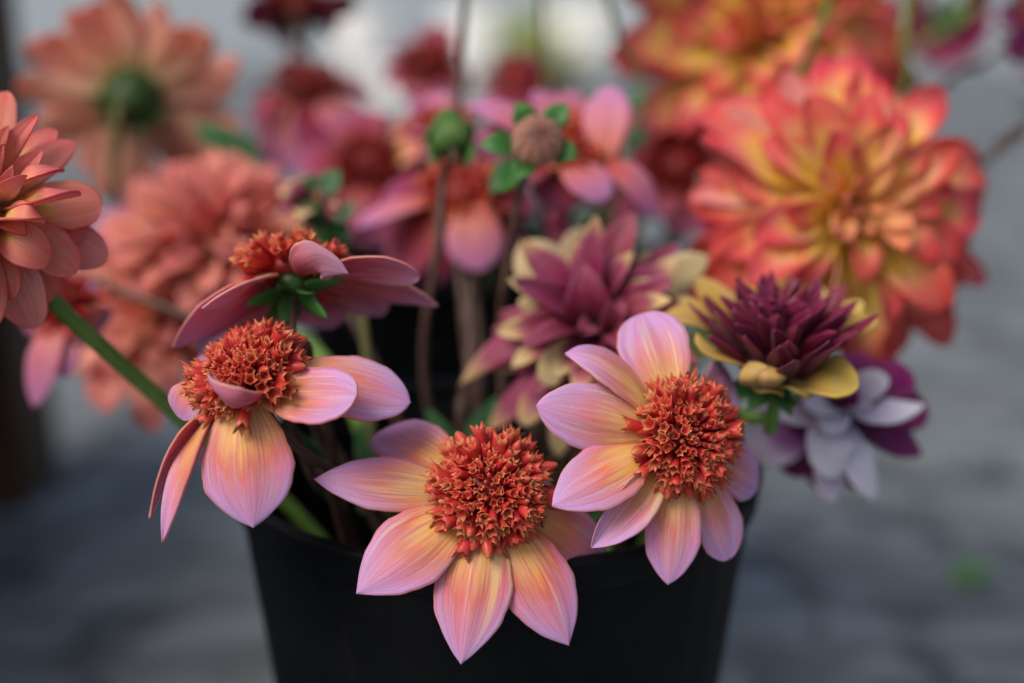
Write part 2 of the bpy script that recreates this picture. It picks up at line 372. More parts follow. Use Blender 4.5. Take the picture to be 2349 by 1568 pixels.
def floret_mesh(seed, closed=False):
    """a tube with five pointed lobes at its mouth, 1 long along +Z"""
    r = random.Random(seed); S = 10; vs = []; uvs = []; fs = []
    bx, by = r.uniform(-.14, .14), r.uniform(-.14, .14)
    rings = [(0.0, .07, .07, .0), (0.28, .12, .115, .3), (0.58, .175, .165, .52), (0.80, .185, .165, .70)]
    rows = [(z, ro, ri, uvv, 0.0) for z, ro, ri, uvv in rings]
    if closed: rows += [(0.93, .12, .10, .86, .0), (1.02, .05, .03, .98, .0)]
    else: rows += [(0.90, .235, .172, .90, .15), (0.90, .215, .150, .97, .14), (0.82, .125, .12, .82, 0.0), (0.66, .06, .06, .50, 0.0)]
    for ri_, (z, ro, ri, uvv, lift) in enumerate(rows):
        for k in range(S):
            lobe = k % 2 == 0
            rad = ro if lobe else ri
            jit = r.uniform(.85, 1.2) if (lift and lobe) else 1.0
            zz = z + (lift * r.uniform(.5, 1.5) if lobe and lift else 0)
            if lift and lobe: rad *= jit
            a = 2 * math.pi * k / S
            vs.append(Vector((rad * math.cos(a) + bx * zz * zz, rad * math.sin(a) + by * zz * zz, zz)))
            uvs.append((k / S, uvv))
    m = len(rows)
    for i in range(m - 1):
        for k in range(S):
            fs.append((i * S + k, i * S + (k + 1) % S, (i + 1) * S + (k + 1) % S, (i + 1) * S + k))
    fs.append(tuple((m - 1) * S + k for k in range(S)))
    return mesh('floret', vs, fs, ['floret'], None, uvs)
FLO = [floret_mesh(i) for i in range(6)]; FLC = [floret_mesh(40 + i, True) for i in range(3)]

GA = math.pi * (3 - math.sqrt(5))
def florets(root, C, axis, ra, rh, L, n, seed, joined=False, fm='floret'):
    """dome of tubular florets"""
    r = random.Random(seed); x, y, a = frame(axis)
    link('disc', dome_mesh('disc', C, axis, ra, rh, ['disc_core']), root)
    jv, jf, ju = [], [], []
    for i in range(n):
        t = (i + 0.5) / n
        th = math.acos(1 - t * 1.12) if 1 - t * 1.12 > -1 else math.pi * .55   # angle from the axis
        th = min(th, R(102))
        f = i * GA + r.uniform(-.12, .12)
        rad = x * math.cos(f) + y * math.sin(f)
        pos = C + rad * ra * math.sin(th) * .92 + a * rh * max(math.cos(th), -.1)
        d = (rad * math.sin(th * 1.02) * 1.0 + a * (math.cos(th) * 1.1 + .04)).normalized()
        d = (d + Vector((r.gauss(0, .10), r.gauss(0, .10), r.gauss(0, .10)))).normalized()
        s = L * (0.36 + 0.64 * min(1, t * 2.0)) * r.uniform(.74, 1.20)
        if t > .85: s *= r.uniform(.95, 1.25)
        wid = s * r.uniform(.80, 1.02)*(1.15 if t<.25 else 1.0)
        me = r.choice(FLC) if (t < .02 or (t > .8 and r.random() < .22) or r.random() < .05) else r.choice(FLO)
        M = Matrix.Translation(pos) @ d.to_track_quat('Z', 'Y').to_matrix().to_4x4() @ Matrix.Rotation(r.uniform(0, 6.28), 4, 'Z') @ Matrix.Diagonal((wid, wid, s, 1))
        if joined:
            o = len(jv); jv += [M @ v.co for v in me.vertices]
            for p in me.polygons: jf.append(tuple(o + k for k in p.vertices))
            uvm = {}
            for p in me.polygons:
                for li in p.loop_indices: uvm[me.loops[li].vertex_index] = tuple(me.uv_layers[0].data[li].uv)
            ju += [uvm[k] for k in range(len(me.vertices))]
        else: link('floret', me, root, M)
    if joined:
        o = link('florets', mesh('florets', jv, jf, [fm], None, ju), root); o['kind'] = 'stuff'

def stem(root, pts, mat='stem_brown', r0=0.0016, r1=0.0021):
    n = len(pts)
    return link('stem', tube_mesh('stem', pts, [r0 + (r1 - r0) * i / (n - 1) for i in range(n)], [mat]), root)
RIM_Z = 0.24
FOOT = [0]
BACK = Vector((-.02, .30, 0))
def foot(p, spread=0.065, z=0.25, back=None):
    """way points from a flower's neck down through the bucket's mouth to its floor"""
    FOOT[0] += 1
    back = (p.y > .16) if back is None else back
    off = BACK if back else Vector((0, 0, 0))
    if back: z = max(z, .27)
    h = Vector((p.x - off.x, p.y - off.y)); d = h.length
    rr = min(spread, d * .6); u = h / d if d > 1e-4 else Vector((1, 0))
    k = FOOT[0] * GA
    return [off + Vector((u.x * rr, u.y * rr, z)), off + Vector((math.cos(k) * .025 - u.x * .015, math.sin(k) * .025 - u.y * .015, 0.012))]
def calyx(root, C, axis, s, n=6, spread=(35, 75), length=1.8, seed=0, mat='sepal_green'):
    """green cup under the flower with its ring of sepals"""
    r = random.Random(seed + 99); x, y, a = frame(axis)
    link('calyx', dome_mesh('calyx', C, -axis, s, s * .95, ['calyx'], lo=-.6), root)
    um = unit_petal('sepal', (mat, mat), 0.46, 0.10, 0.06, -.15, .45, 2.0, 0.9, k=3)
    for i in range(n):
        f = i * 2 * math.pi / n + r.uniform(-.25, .25); rad = x * math.cos(f) + y * math.sin(f)
        ph = R(r.uniform(*spread)); d = rad * math.sin(ph) - a * math.cos(ph)
        nn = -(rad * math.cos(ph) + a * math.sin(ph)); L = s * length * r.uniform(.8, 1.2)
        M = place(C - a * s * .55 + rad * s * .55, d, nn, L, 1.0)
        link('sepal', r.choice(um), root, M)
def place(pos, d, n, L, wscale=1.0):
    n = (n - d * n.dot(d)).normalized(); s = n.cross(d)
    M = Matrix(((d.x * L, s.x * L * wscale, n.x * L, pos.x), (d.y * L, s.y * L * wscale, n.y * L, pos.y), (d.z * L, s.z * L * wscale, n.z * L, pos.z), (0, 0, 0, 1)))
    return M
def leaf(root, base, tip, nrm, w, mat='leaf_green', bow=0.0, name='leaf'):
    m = (base + tip) * .5 + nrm * bow
    return link(name, petal_mesh(bez(base, m, tip), nrm, w, 12, 6, cup=0.08, um=.42, p=1.8, q=1.0, b=.15, mats=(mat, mat), name=name), root)

def big_petal(root, C, axis, dc, tip, w, dz=0.0, N=None, r0=0.010, bn=0.004, mid=None, base=None, mats=('anemone_top', 'anemone_back'), sink=.003, **kw):
    """one petal from the flower's base to the place of its tip; w in frame pixels, dz metres behind the flower's centre"""
    tp = P(tip[0], tip[1], dc + dz)
    if base is not None: bp = P(base[0], base[1], dc + base[2])
    else:
        dr = tp - C; dr = dr - axis * dr.dot(axis); dr.normalize()
        bp = C + dr * r0 - axis * sink
    N = axis if N is None else CV(*N)
    Nn = (N - (tp - bp).normalized() * N.dot((tp - bp).normalized())).normalized()
    m = P(mid[0], mid[1], dc + mid[2]) if mid is not None else (bp + tp) * .5 + Nn * bn
    kw.setdefault('nv', 18); kw.setdefault('nu', 26)
    return link('petal', petal_mesh(bez(bp, m, tp), N, w / FPX * dc, mats=mats, **kw), root)

def flower_root(name, label, cat, pts, group=None):
    return thing(name, label, cat, pts[-1], group)

# ------------------------------------------------------------------ the setting
def sheet(name, x0, x1, y0, y1, z, mat, nx=1, ny=1):
    vs = [Vector((x0 + (x1 - x0) * i / nx, y0 + (y1 - y0) * j / ny, z)) for j in range(ny + 1) for i in range(nx + 1)]
    fs = [(j * (nx + 1) + i, j * (nx + 1) + i + 1, (j + 1) * (nx + 1) + i + 1, (j + 1) * (nx + 1) + i) for j in range(ny) for i in range(nx)]
    o = link(name, mesh(name, vs, fs, [mat], smooth=False)); o['kind'] = 'structure'; return o
sheet('ground', -80, 80, -20, 160, 0.0, 'paving')
sheet('pavement', -30, 30, 4.6, 60, 0.004, 'pale_stone')

# bucket
def lathe(name, prof, mat, seg=96):
    vs = []; fs = []
    for (r, z) in prof:
        for k in range(seg):
            a = 2 * math.pi * k / seg; vs.append(Vector((r * math.cos(a), r * math.sin(a), z)))
    for i in range(len(prof) - 1):
        for k in range(seg):
            fs.append((i * seg + k, i * seg + (k + 1) % seg, (i + 1) * seg + (k + 1) % seg, (i + 1) * seg + k))
    if prof[-1][0] < .01: fs.append(tuple(range(seg - 1, -1, -1)))          # the underside of a vessel; rims stay open rings
    else:
        n = (len(prof) - 1) * seg
        for k in range(seg): fs.append((n + k, n + (k + 1) % seg, (k + 1) % seg, k))
    return mesh(name, vs, fs, [mat])
BODY = lathe('body', [(.072, .0015), (.0785, .002), (.0802, .008), (.1064, .226), (.1066, .2322), (.1036, .2325), (.1030, .226), (.0782, .010), (.076, .006), (.0005, .0055)], 'black_plastic')
RIM = lathe('rim', [(.1068, .2290), (.1088, .2288), (.1096, .2300), (.1100, .2380), (.1108, .2400), (.1106, .2415), (.1085, .2425), (.1058, .2420), (.1042, .2400), (.1038, .2330), (.1068, .2328)], 'black_plastic')
def make_bucket(label, loc, h):
    b = thing('flower_bucket', label, 'bucket', loc); M = Matrix.Translation(loc) @ Matrix.Diagonal((1, 1, h, 1))
    link('body', BODY, b, M); link('rim', RIM, b, M)
make_bucket('black plastic flower bucket in front, its rim overhung by pink dahlias', Vector((-.002, 0, 0)), 1.0)
make_bucket('second black flower bucket standing close behind the first one', BACK.copy(), 1.10)

# wooden post at the stall's edge; boards mostly unseen, added to shade left ground
def box_mesh(name, c, sx, sy, sz, mat, bev=0.0):
    import bmesh
    bm = bmesh.new(); bmesh.ops.create_cube(bm, size=1.0, matrix=Matrix.Translation(c) @ Matrix.Diagonal((sx, sy, sz, 1)))
    if bev: bmesh.ops.bevel(bm, geom=bm.edges[:], offset=bev, segments=2, affect='EDGES', profile=.7)
    me = bpy.data.meshes.new(name); bm.to_mesh(me); bm.free(); me.materials.append(MATS[mat]); return me
post = thing('wooden_post_shade_boards', 'dark brown wooden post with added upright boards that shade the ground, beside the flowers', 'stall', Vector((-.43, .5, 0)))
link('post', box_mesh('post', Vector((-.436, .56, .61)), .09, .09, 1.22, 'dark_wood', .004), post)
for k in range(8):
    link('board', box_mesh('board', Vector((-.445 - .003 * (k % 2), .455 - .112 * k, .2295)), .022, .109, .45 + .006 * (k % 3), 'dark_wood', .003), post)
for z in (.10, .38): link('rail', box_mesh('rail', Vector((-.474, .06, z)), .030, .90, .06, 'dark_wood', .003), post)

# ------------------------------------------------------------------ hero flowers
def hero(name, label, cpx, dc, axis, ra, rh, L, nf, petals, stem_pts, seed, stemmat='stem_brown', cal=True, group='pink anemone-flowered dahlias'):
    C = P(cpx[0], cpx[1], dc); a = CV(*axis)
    neck = C - a * .011
    pts = [C - a * .004, neck, C - a * .035] + stem_pts
    root = thing(name, label, 'flower', pts[-1])
    random.seed(seed)
    for pt in petals:
        tip, w, dz, kw = pt
        big_petal(root, C, a, dc, tip, w, dz, **kw)
    florets(root, C, a, ra, rh, L, nf, seed)
    if cal: calyx(root, C - a * .004, a, .0062, 6, seed=seed)
    stem(root, pts, stemmat)
    return root, C, a

pA = P(1120, 1130, .489)
hero('anemone_dahlia', 'pink and yellow dahlia with a full red dome, hanging over the front of the bucket', (1122, 1126), .489, (.05, .36, .93), .0104, .0078, .0112, 215, [
    ((720, 1100), 130, -.002, dict(bn=.003, cup=-.10, um=.50, q=.95, p=1.9)),
    ((866, 1000), 150, .026, dict(bn=.004, cup=.06, N=(.0, .75, .65), um=.6, q=.6, p=2.4)),
    ((817, 1363), 176, -.014, dict(bn=.004, cup=-.06, um=.50, q=1.0, p=2.0)),
    ((1057, 1525), 178, -.012, dict(bn=.004, cup=-.07, um=.48, q=1.0, p=2.0, b=.42)),
    ((1305, 1482), 165, -.004, dict(bn=.004, cup=-.08, um=.52, q=1.0, p=2.1, b=.38)),
    ((1382, 1300), 150, .022, dict(bn=.003, cup=.05, um=.6, q=.75)),
    ((1150, 1050), 150, .050, dict(bn=.003)), ((1235, 1090), 150, .046, dict(bn=.003)),
], foot(pA, .02, .19), 11)

pB = P(1575, 1000, .495)
hero('anemone_dahlia', 'pink dahlia with orange-red dome turned sideways, below the maroon and yellow dahlia', (1565, 1002), .495, (.50, .14, .85), .0104, .0078, .0112, 215, [
    ((1472, 722), 165, .014, dict(N=(0, .1, 1), cup=.05, um=.62, q=.55, p=2.6, r0=.011)),
    ((1296, 812), 125, -.004, dict(N=(.35, .75, .6), mid=(1408, 840, -.004), cup=-.12, um=.5, q=.9)),
    ((1230, 930), 152, -.010, dict(N=(-.1, .1, 1), cup=-.10, um=.55, q=.75, bn=.003)),
    ((1266, 1162), 150, -.020, dict(N=(-.2, .3, .9), cup=-.06, um=.52, q=.9, p=2.1, bn=.003)),
    ((1355, 1257), 105, -.014, dict(N=(.15, -.35, .9), cup=.05, fold=.22, roll=(0, 15), um=.5, q=.95, bn=.002)),
    ((1532, 1342), 132, -.004, dict(N=(.1, .1, .95), cup=-.05, um=.56, q=.9, p=2.2, bn=.003)),
    ((1672, 1282), 120, .010, dict(N=(.35, .1, .9), cup=.04, um=.66, q=.6, bn=.003)),
    ((1735, 1117), 130, .026, dict(N=(.5, .1, .7), cup=.04, um=.62, q=.7, bn=.002)),
    ((1672, 862), 140, .036, dict(N=(.5, .1, .7), cup=.04, um=.62, q=.6, bn=.002)),
], foot(pB, .03, .19), 23)

pC = P(565, 860, .483)
hero('anemone_dahlia', 'pink dahlia with one magenta petal curled across its red dome, at the bucket edge', (572, 862), .484, (-.38, .74, .55), .0102, .0070, .0112, 190, [
    ((581, 1212), 208, -.014, dict(N=(.05, .1, 1), cup=-.10, um=.55, q=.9, b=.4, bn=.004, sink=.002)),
    ((820, 908), 150, -.018, dict(N=(-.1, .55, .8), cup=.04, um=.6, q=.55, p=2.4, base=(590, 905, -.008), bn=-.001)),
    ((942, 925), 165, .006, dict(N=(-.1, .55, .8), cup=-.08, um=.58, q=.65, base=(640, 860, .004), bn=.004)),
    ((342, 1190), 80, -.002, dict(N=(-.75, .25, -.35), cup=-.15, um=.4, q=1.0, p=1.6, base=(490, 940, 0), mid=(400, 1035, -.002))),
    ((377, 1245), 95, -.012, dict(N=(-.85, .3, .28), cup=.18, um=.4, q=1.0, p=1.6, base=(500, 945, -.004), mid=(428, 1090, -.010), roll=(0, -40))),
    ((418, 960), 95, .002, dict(N=(-.3, .2, .9), cup=.05, base=(470, 880, .004), um=.6, q=.6)),
    ((478, 862), 86, -.016, dict(N=(.05, .86, -.5), cup=.24, base=(606, 905, -.014), mid=(532, 928, -.024), um=.5, q=.75, b=.25)),
    ((640, 800), 150, .05, dict(bn=.003)), ((500, 780), 150, .046, dict(bn=.003)),
], foot(pC, .02, .19), 37)

dD = .517
D_root, D_C, D_a = hero('anemone_dahlia', 'pink dahlia seen from below with green sepals, red florets on its top', (672, 628), dD, (-.06, .90, -.42), .0105, .0060, .0108, 140, [
    ((396, 795), 175, -.004, dict(mid=(520, 690, -.002), cup=-.10, um=.5, q=.9, N=(-.25, .9, -.35))),
    ((463, 708), 110, -.030, dict(mid=(570, 655, -.020), cup=-.06, um=.5, q=.9)),
    ((752, 596), 110, -.024, dict(base=(690, 632, -.010), mid=(712, 612, -.026), N=(-.1, .5, -.9), cup=.18, um=.55, q=.75, curl=-.55)),
    ((965, 636), 120, -.016, dict(mid=(840, 610, -.012), cup=-.12, um=.6, q=.65, N=(.1, .9, -.30), roll=(0, -18))),
    ((1005, 700), 140, .012, dict(mid=(850, 650, .008), cup=-.06, um=.45, q=1.0, N=(.15, .85, -.45))),
    ((880, 722), 150, .034, dict(mid=(800, 670, .020), cup=-.06, um=.55, q=.7)),
    ((450, 806), 150, .024, dict(mid=(560, 710, .014), cup=-.06, um=.55, q=.8)),
    ((585, 760), 160, .040, dict(mid=(630, 700, .024), cup=-.06)),
    ((760, 752), 160, .044, dict(mid=(720, 700, .026), cup=-.06)),
], [P(707, 800, .520), P(730, 1000, .545)] + foot(P(707, 800, .52), .05, .20)[0:2], 41)
for (tip, w, dz) in (((562, 700), 42, -.004), ((648, 748), 48, -.012), ((752, 730), 44, -.010), ((790, 640), 36, -.004)):
    b = P(672, 668, dD - .004); t = P(tip[0], tip[1], dD + dz)
    leaf(D_root, b, t, CV(0, .5, -.6), w / FPX * dD, 'sepal_green', name='sepal')

# ------------------------------------------------------------------ full double dahlias
def dahlia(name, label, cpx, dc, axis, Rm, n, mats, stem_pts, seed, phi=(6, 98), pw=.8, l0=.22, wid=.44, stemmat='stem_green', cup=.16, fold=.10, curl=-.1, um=.62, q=.55, core=.16, inner_mats=None,
           inner_frac=0.0, rb=.22, jit=7, sep=True, bow=.05, keep=None, roll=.16, stemr=.0023, discmat='calyx', cs=.22, cl=1.5, wave=.03):
    C = P(cpx[0], cpx[1], dc); a = CV(*axis).normalized(); x, y, _ = frame(a); r = random.Random(seed)
    pts = [C - a * Rm * .05, C - a * Rm * .25, C - a * Rm * .75] + stem_pts
    root = thing(name, label, 'flower', pts[-1])
    up_in = unit_petal('petal', inner_mats or mats, wid * .95, cup * 2.0, bow * 2.2, curl * -1.5, um, 2.3, q, fold=fold * 1.6, wave=wave)
    up_mid = unit_petal('petal', mats, wid, cup, bow, curl, um, 2.3, q, fold=fold, wave=wave)
    up_out = unit_petal('petal', mats, wid * 1.12, cup * .35, bow * .8, curl * 1.6, um, 2.3, q * .9, fold=fold * .3, wave=wave)
    for i in range(n):
        t = (i + .5) / n
        ph = R(phi[0] + (phi[1] - phi[0]) * t ** pw + r.gauss(0, jit * (0.3 + .7 * t)))
        f = i * GA + r.gauss(0, .08); rad = x * math.cos(f) + y * math.sin(f)
        d = (a * math.cos(ph) + rad * math.sin(ph)).normalized()
        side = a.cross(rad); d = (d + side * r.gauss(0, .05)).normalized()
        nn = a * math.sin(ph) - rad * math.cos(ph)
        nn = (nn + side * r.gauss(0, roll)).normalized()
        L = Rm * (l0 + (1 - l0) * min(1, t * 1.25) ** .75) * r.uniform(.88, 1.08)
        pos = C + rad * Rm * rb * math.sqrt(t) + a * Rm * core * (1 - t) ** 1.0
        L *= (1 - rb * .6 * math.sqrt(t))
        if keep and not keep(pos + d * L): continue
        me = r.choice(up_in if (t < inner_frac or t < .22) else (up_mid if t < .62 else up_out))
        link('petal', me, root, place(pos, d, nn, L, r.uniform(.9, 1.15)))
    link('disc', dome_mesh('disc', C - a * Rm * .02, a, Rm * .24, Rm * .16, [discmat]), root)
    if sep: calyx(root, C - a * Rm * .06, a, Rm * cs, 6, seed=seed, spread=(60, 100), length=cl)
    stem(root, pts, stemmat, stemr, stemr * 1.3)
    return root, C, a

CO = ('coral_top', 'coral_back')
def px_of(p):
    v = p - CAM; return 1174.5 + v.dot(RT) / v.dot(FW) * FPX
dE = .500
E_root, EC, Ea = dahlia('dahlia', 'coral dahlia with yellow heart on a thick green stem leaning out over the ground', (-50, 490), dE, (.12, .10, .97), .047, 64, CO,
       [P(110, 678, .515), P(260, 820, .535), P(430, 972, .560)] + foot(P(430, 970, .56), .07, .20, False), 3, phi=(10, 108), wid=.38, um=.64, q=.6, fold=.22, jit=9, rb=.14, l0=.35, roll=.3, stemr=.0027, discmat='disc_yellow', keep=lambda p: px_of(p) < 6)
CB = ('coral_back', 'coral_top')
for tip, w, dz, mt, kw in [
    ((14, 212), 92, .014, CO, dict(N=(.1, -.2, .95), q=.55)), ((90, 264), 52, .000, CO, dict(N=(-.35, -.3, .85), fold=.25, q=.8)), ((172, 326), 78, .012, CO, dict(N=(-.1, -.1, .97), q=.6)),
    ((128, 300), 70, .014, CO, dict(N=(-.1, -.1, .97), q=.6)), ((98, 345), 58, -.006, CO, dict(N=(-.3, -.5, .8), fold=.22, q=.75)), ((148, 392), 58, -.008, CO, dict(N=(-.2, .75, .6), fold=.28, q=.7, mid=(60, 420, -.014))),
    ((62, 403), 48, -.022, CB, dict(N=(.2, -.7, .6), fold=.1, q=.9, mid=(10, 440, -.020))), ((186, 447), 70, -.012, CO, dict(N=(-.25, .80, .5), fold=.30, q=.75, mid=(80, 470, -.018))),
    ((236, 470), 118, .006, CO, dict(N=(-.1, .1, .97), q=.5, um=.68, b=.3)), ((102, 512), 70, -.022, CO, dict(N=(-.3, .75, .6), fold=.30, q=.5, mid=(30, 500, -.022))),
    ((112, 602), 98, -.010, CO, dict(N=(-.2, .35, .9), fold=.12, q=.5, um=.66, mid=(30, 545, -.014))), ((176, 625), 108, -.001, CO, dict(N=(-.15, .25, .95), q=.5, um=.66, mid=(80, 550, -.004))),
    ((246, 600), 112, .010, CB, dict(N=(-.1, .25, .95), q=.55, um=.66, mid=(120, 540, .006))), ((78, 755), 128, .002, CB, dict(N=(-.1, .3, .93), q=.5, um=.66, mid=(20, 620, -.004))),
    ((24, 690), 90, -.010, CO, dict(N=(.1, .35, .9), fold=.16, q=.5, um=.66)), ((10, 330), 50, -.014, CO, dict(N=(-.2, -.5, .8), fold=.25, q=.8)), ((20, 290), 46, -.004, CO, dict(N=(-.2, -.5, .8), fold=.25, q=.8)),
    ((30, 380), 44, -.026, CB, dict(N=(0, -.6, .7), fold=.1, q=.9)), ((60, 540), 56, -.020, CO, dict(N=(-.2, .6, .7), fold=.2, q=.7)), ((200, 530), 110, .008, CO, dict(N=(-.1, .2, .95), q=.5, um=.66)), ((120, 690), 110, .010, CO, dict(N=(-.1, .2, .95), q=.5, um=.66))]:
    big_petal(E_root, EC, Ea, dE, tip, w, dz, mats=mt, r0=.008, wave=.03, **kw)
F_root, F_C, F_a = dahlia('dahlia', 'peach dahlia seen from behind with a dark green calyx', (305, 225), .745, (-.05, .42, -.9), .054, 76, ('peach_top', 'peach_back'),
       [P(325, 520, .75)] + foot(P(330, 560, .77), .08), 5, phi=(20, 100), wid=.32, stemmat='stem_olive', jit=11, roll=.35, cs=.30, cl=.7, wave=.08)
dahlia('dahlia', 'blurred coral dahlia behind the flower with green sepals', (500, 565), .68, (.1, .75, .6), .052, 96, ('salmon', 'coral_back'), foot(P(500, 560, .66), .08), 6, phi=(4, 92), wid=.27, jit=12, roll=.4, l0=.4, wave=.08, discmat='disc_yellow')
dahlia('dahlia', 'blurred coral and cream dahlia drooping under the other coral dahlia', (370, 730), .69, (-.25, .35, .9), .050, 60, ('salmon', 'peach_back'), foot(P(370, 720, .69), .08), 8, phi=(10, 100), wid=.34, jit=12, roll=.4, wave=.08)
FL = ('flame_top', 'flame_back')
P_root, PC, Pa = dahlia('dahlia', 'large red-tipped yellow dahlia in full bloom beside the open ground', (1930, 480), .625, (.16, .02, .98), .074, 72, FL, foot(P(1900, 600, .66), .085, .25, False), 13, phi=(8, 116), pw=.62, wid=.35, l0=.22, um=.62, q=.58, wave=.10, core=.16, discmat='disc_yellow', inner_mats=('flame_core', 'flame_core'), inner_frac=.24, bow=.05, cup=.10, fold=.12, curl=-.25, jit=13, rb=.12, roll=.42)
dahlia('dahlia', 'coral red and yellow dahlia behind the large red-tipped dahlia', (1745, 105), .745, (-.08, .25, .95), .082, 62, FL, foot(P(1700, 300, .74), .085), 17, phi=(8, 110), pw=.62, wid=.34, wave=.10, l0=.25, um=.62, q=.65, core=.14, discmat='disc_yellow', fold=.12, jit=11, rb=.10, roll=.3)

FB = ('flame_back', 'flame_top')
for tip, w, dz, mt, kw in [
    ((1655, 236), 62, -.006, FB, dict(N=(.3, -.3, .85))), ((1800, 163), 84, -.010, FB, dict(N=(.2, -.3, .9))), ((1618, 332), 60, -.002, FB, dict(N=(.2, .3, .85))), ((1578, 454), 56, -.004, FB, dict(N=(.1, .4, .85))),
    ((1604, 395), 56, .004, FL, dict(N=(.2, .2, .9))), ((1612, 540), 80, .010, FL, dict(N=(.2, .4, .85))), ((1690, 650), 100, .012, FL, dict(N=(.2, .4, .85))), ((2262, 650), 100, .030, FL, dict(N=(.1, .3, .9))),
    ((2180, 790), 130, .026, FL, dict(N=(0, .3, .9))), ((2060, 815), 130, .022, FL, dict(N=(0, .4, .9))), ((1950, 800), 130, .022, FL, dict(N=(0, .4, .9))), ((2160, 200), 110, .030, FL, dict(N=(-.1, -.2, .9))), ((2260, 420), 120, .034, FL, dict(N=(-.2, 0, .9)))]:
    big_petal(P_root, PC, Pa, .625, tip, w, dz, mats=mt, r0=.008, nu=14, nv=8, um=.6, q=.65, fold=.12, **kw)

# ---- maroon dahlia with yellow guard petals
dM = .535
MC = P(1782, 842, dM); Ma = CV(0, .88, .47)
MYt = ('maroon_yellow_top', 'maroon_yellow_back')
M_root, _, _ = dahlia('dahlia', 'maroon spiky dahlia with curled mustard yellow outer petals', (1782, 838), dM, (0, .88, .47), .037, 62, ('maroon', 'maroon'),
       [P(1735, 960, dM + .02)] + foot(P(1735, 960, dM + .02), .08), 19, phi=(2, 46), pw=.85, l0=.62, wid=.27, um=.45, q=.95, cup=.35, fold=.25, curl=.1, rb=.40, core=.14, jit=4)
for tip, w, dz, kw in [
    ((1968, 872), 130, -.020, dict(mid=(1880, 868, -.016), N=(.0, .7, .7), cup=.06, q=.5, um=.68)),
    ((2012, 735), 80, .010, dict(mid=(1910, 775, .004), N=(-.3, .6, .6), cup=.10, q=.6, um=.65)),
    ((1975, 690), 80, .022, dict(mid=(1900, 770, .014), N=(-.3, .4, .8), cup=.10, q=.6)),
    ((1520, 735), 95, .006, dict(mid=(1640, 745, .004), N=(.1, .8, .5), cup=.08, q=.6, um=.65)),
    ((1592, 782), 85, -.012, dict(mid=(1680, 822, -.012), N=(.1, .9, .3), cup=-.12, q=.6, wave=.10, curl=.2)),
    ((1718, 838), 78, -.026, dict(mid=(1745, 882, -.020), N=(0, .5, -.8), cup=.25, q=.6, curl=.5)),
    ((1772, 836), 70, -.027, dict(mid=(1768, 888, -.022), N=(.1, .5, -.8), cup=.25, q=.6, curl=.5)),
    ((1868, 905), 95, -.020, dict(mid=(1825, 878, -.014), N=(0, .9, .3), cup=-.10, wave=.14, q=.5)),
    ((1745, 902), 80, -.018, dict(mid=(1760, 880, -.012), N=(0, .8, .5), cup=-.10, wave=.14, q=.5)),
    ((1600, 640), 100, .030, dict(mid=(1690, 740, .016), N=(.3, .3, .8), cup=.08, q=.6)),
    ((1700, 655), 90, .034, dict(mid=(1740, 750, .02), N=(.1, .3, .9), cup=.08, q=.6)),
    ((1560, 690), 90, .024, dict(mid=(1660, 760, .012), N=(.3, .6, .7), cup=.08, q=.6)),
    ((1880, 660), 90, .034, dict(mid=(1850, 760, .02), N=(-.1, .3, .9), cup=.08, q=.6)),
]: big_petal(M_root, MC, Ma, dM, tip, w, dz, mats=MYt, r0=.006, **kw)
for tip in ((1712, 945), (1816, 955), (1650, 900)):
    leaf(M_root, P(1775, 872, dM), P(tip[0], tip[1], dM - .002), CV(0, .3, .9), 46 / FPX * dM, 'sepal_green', name='sepal')

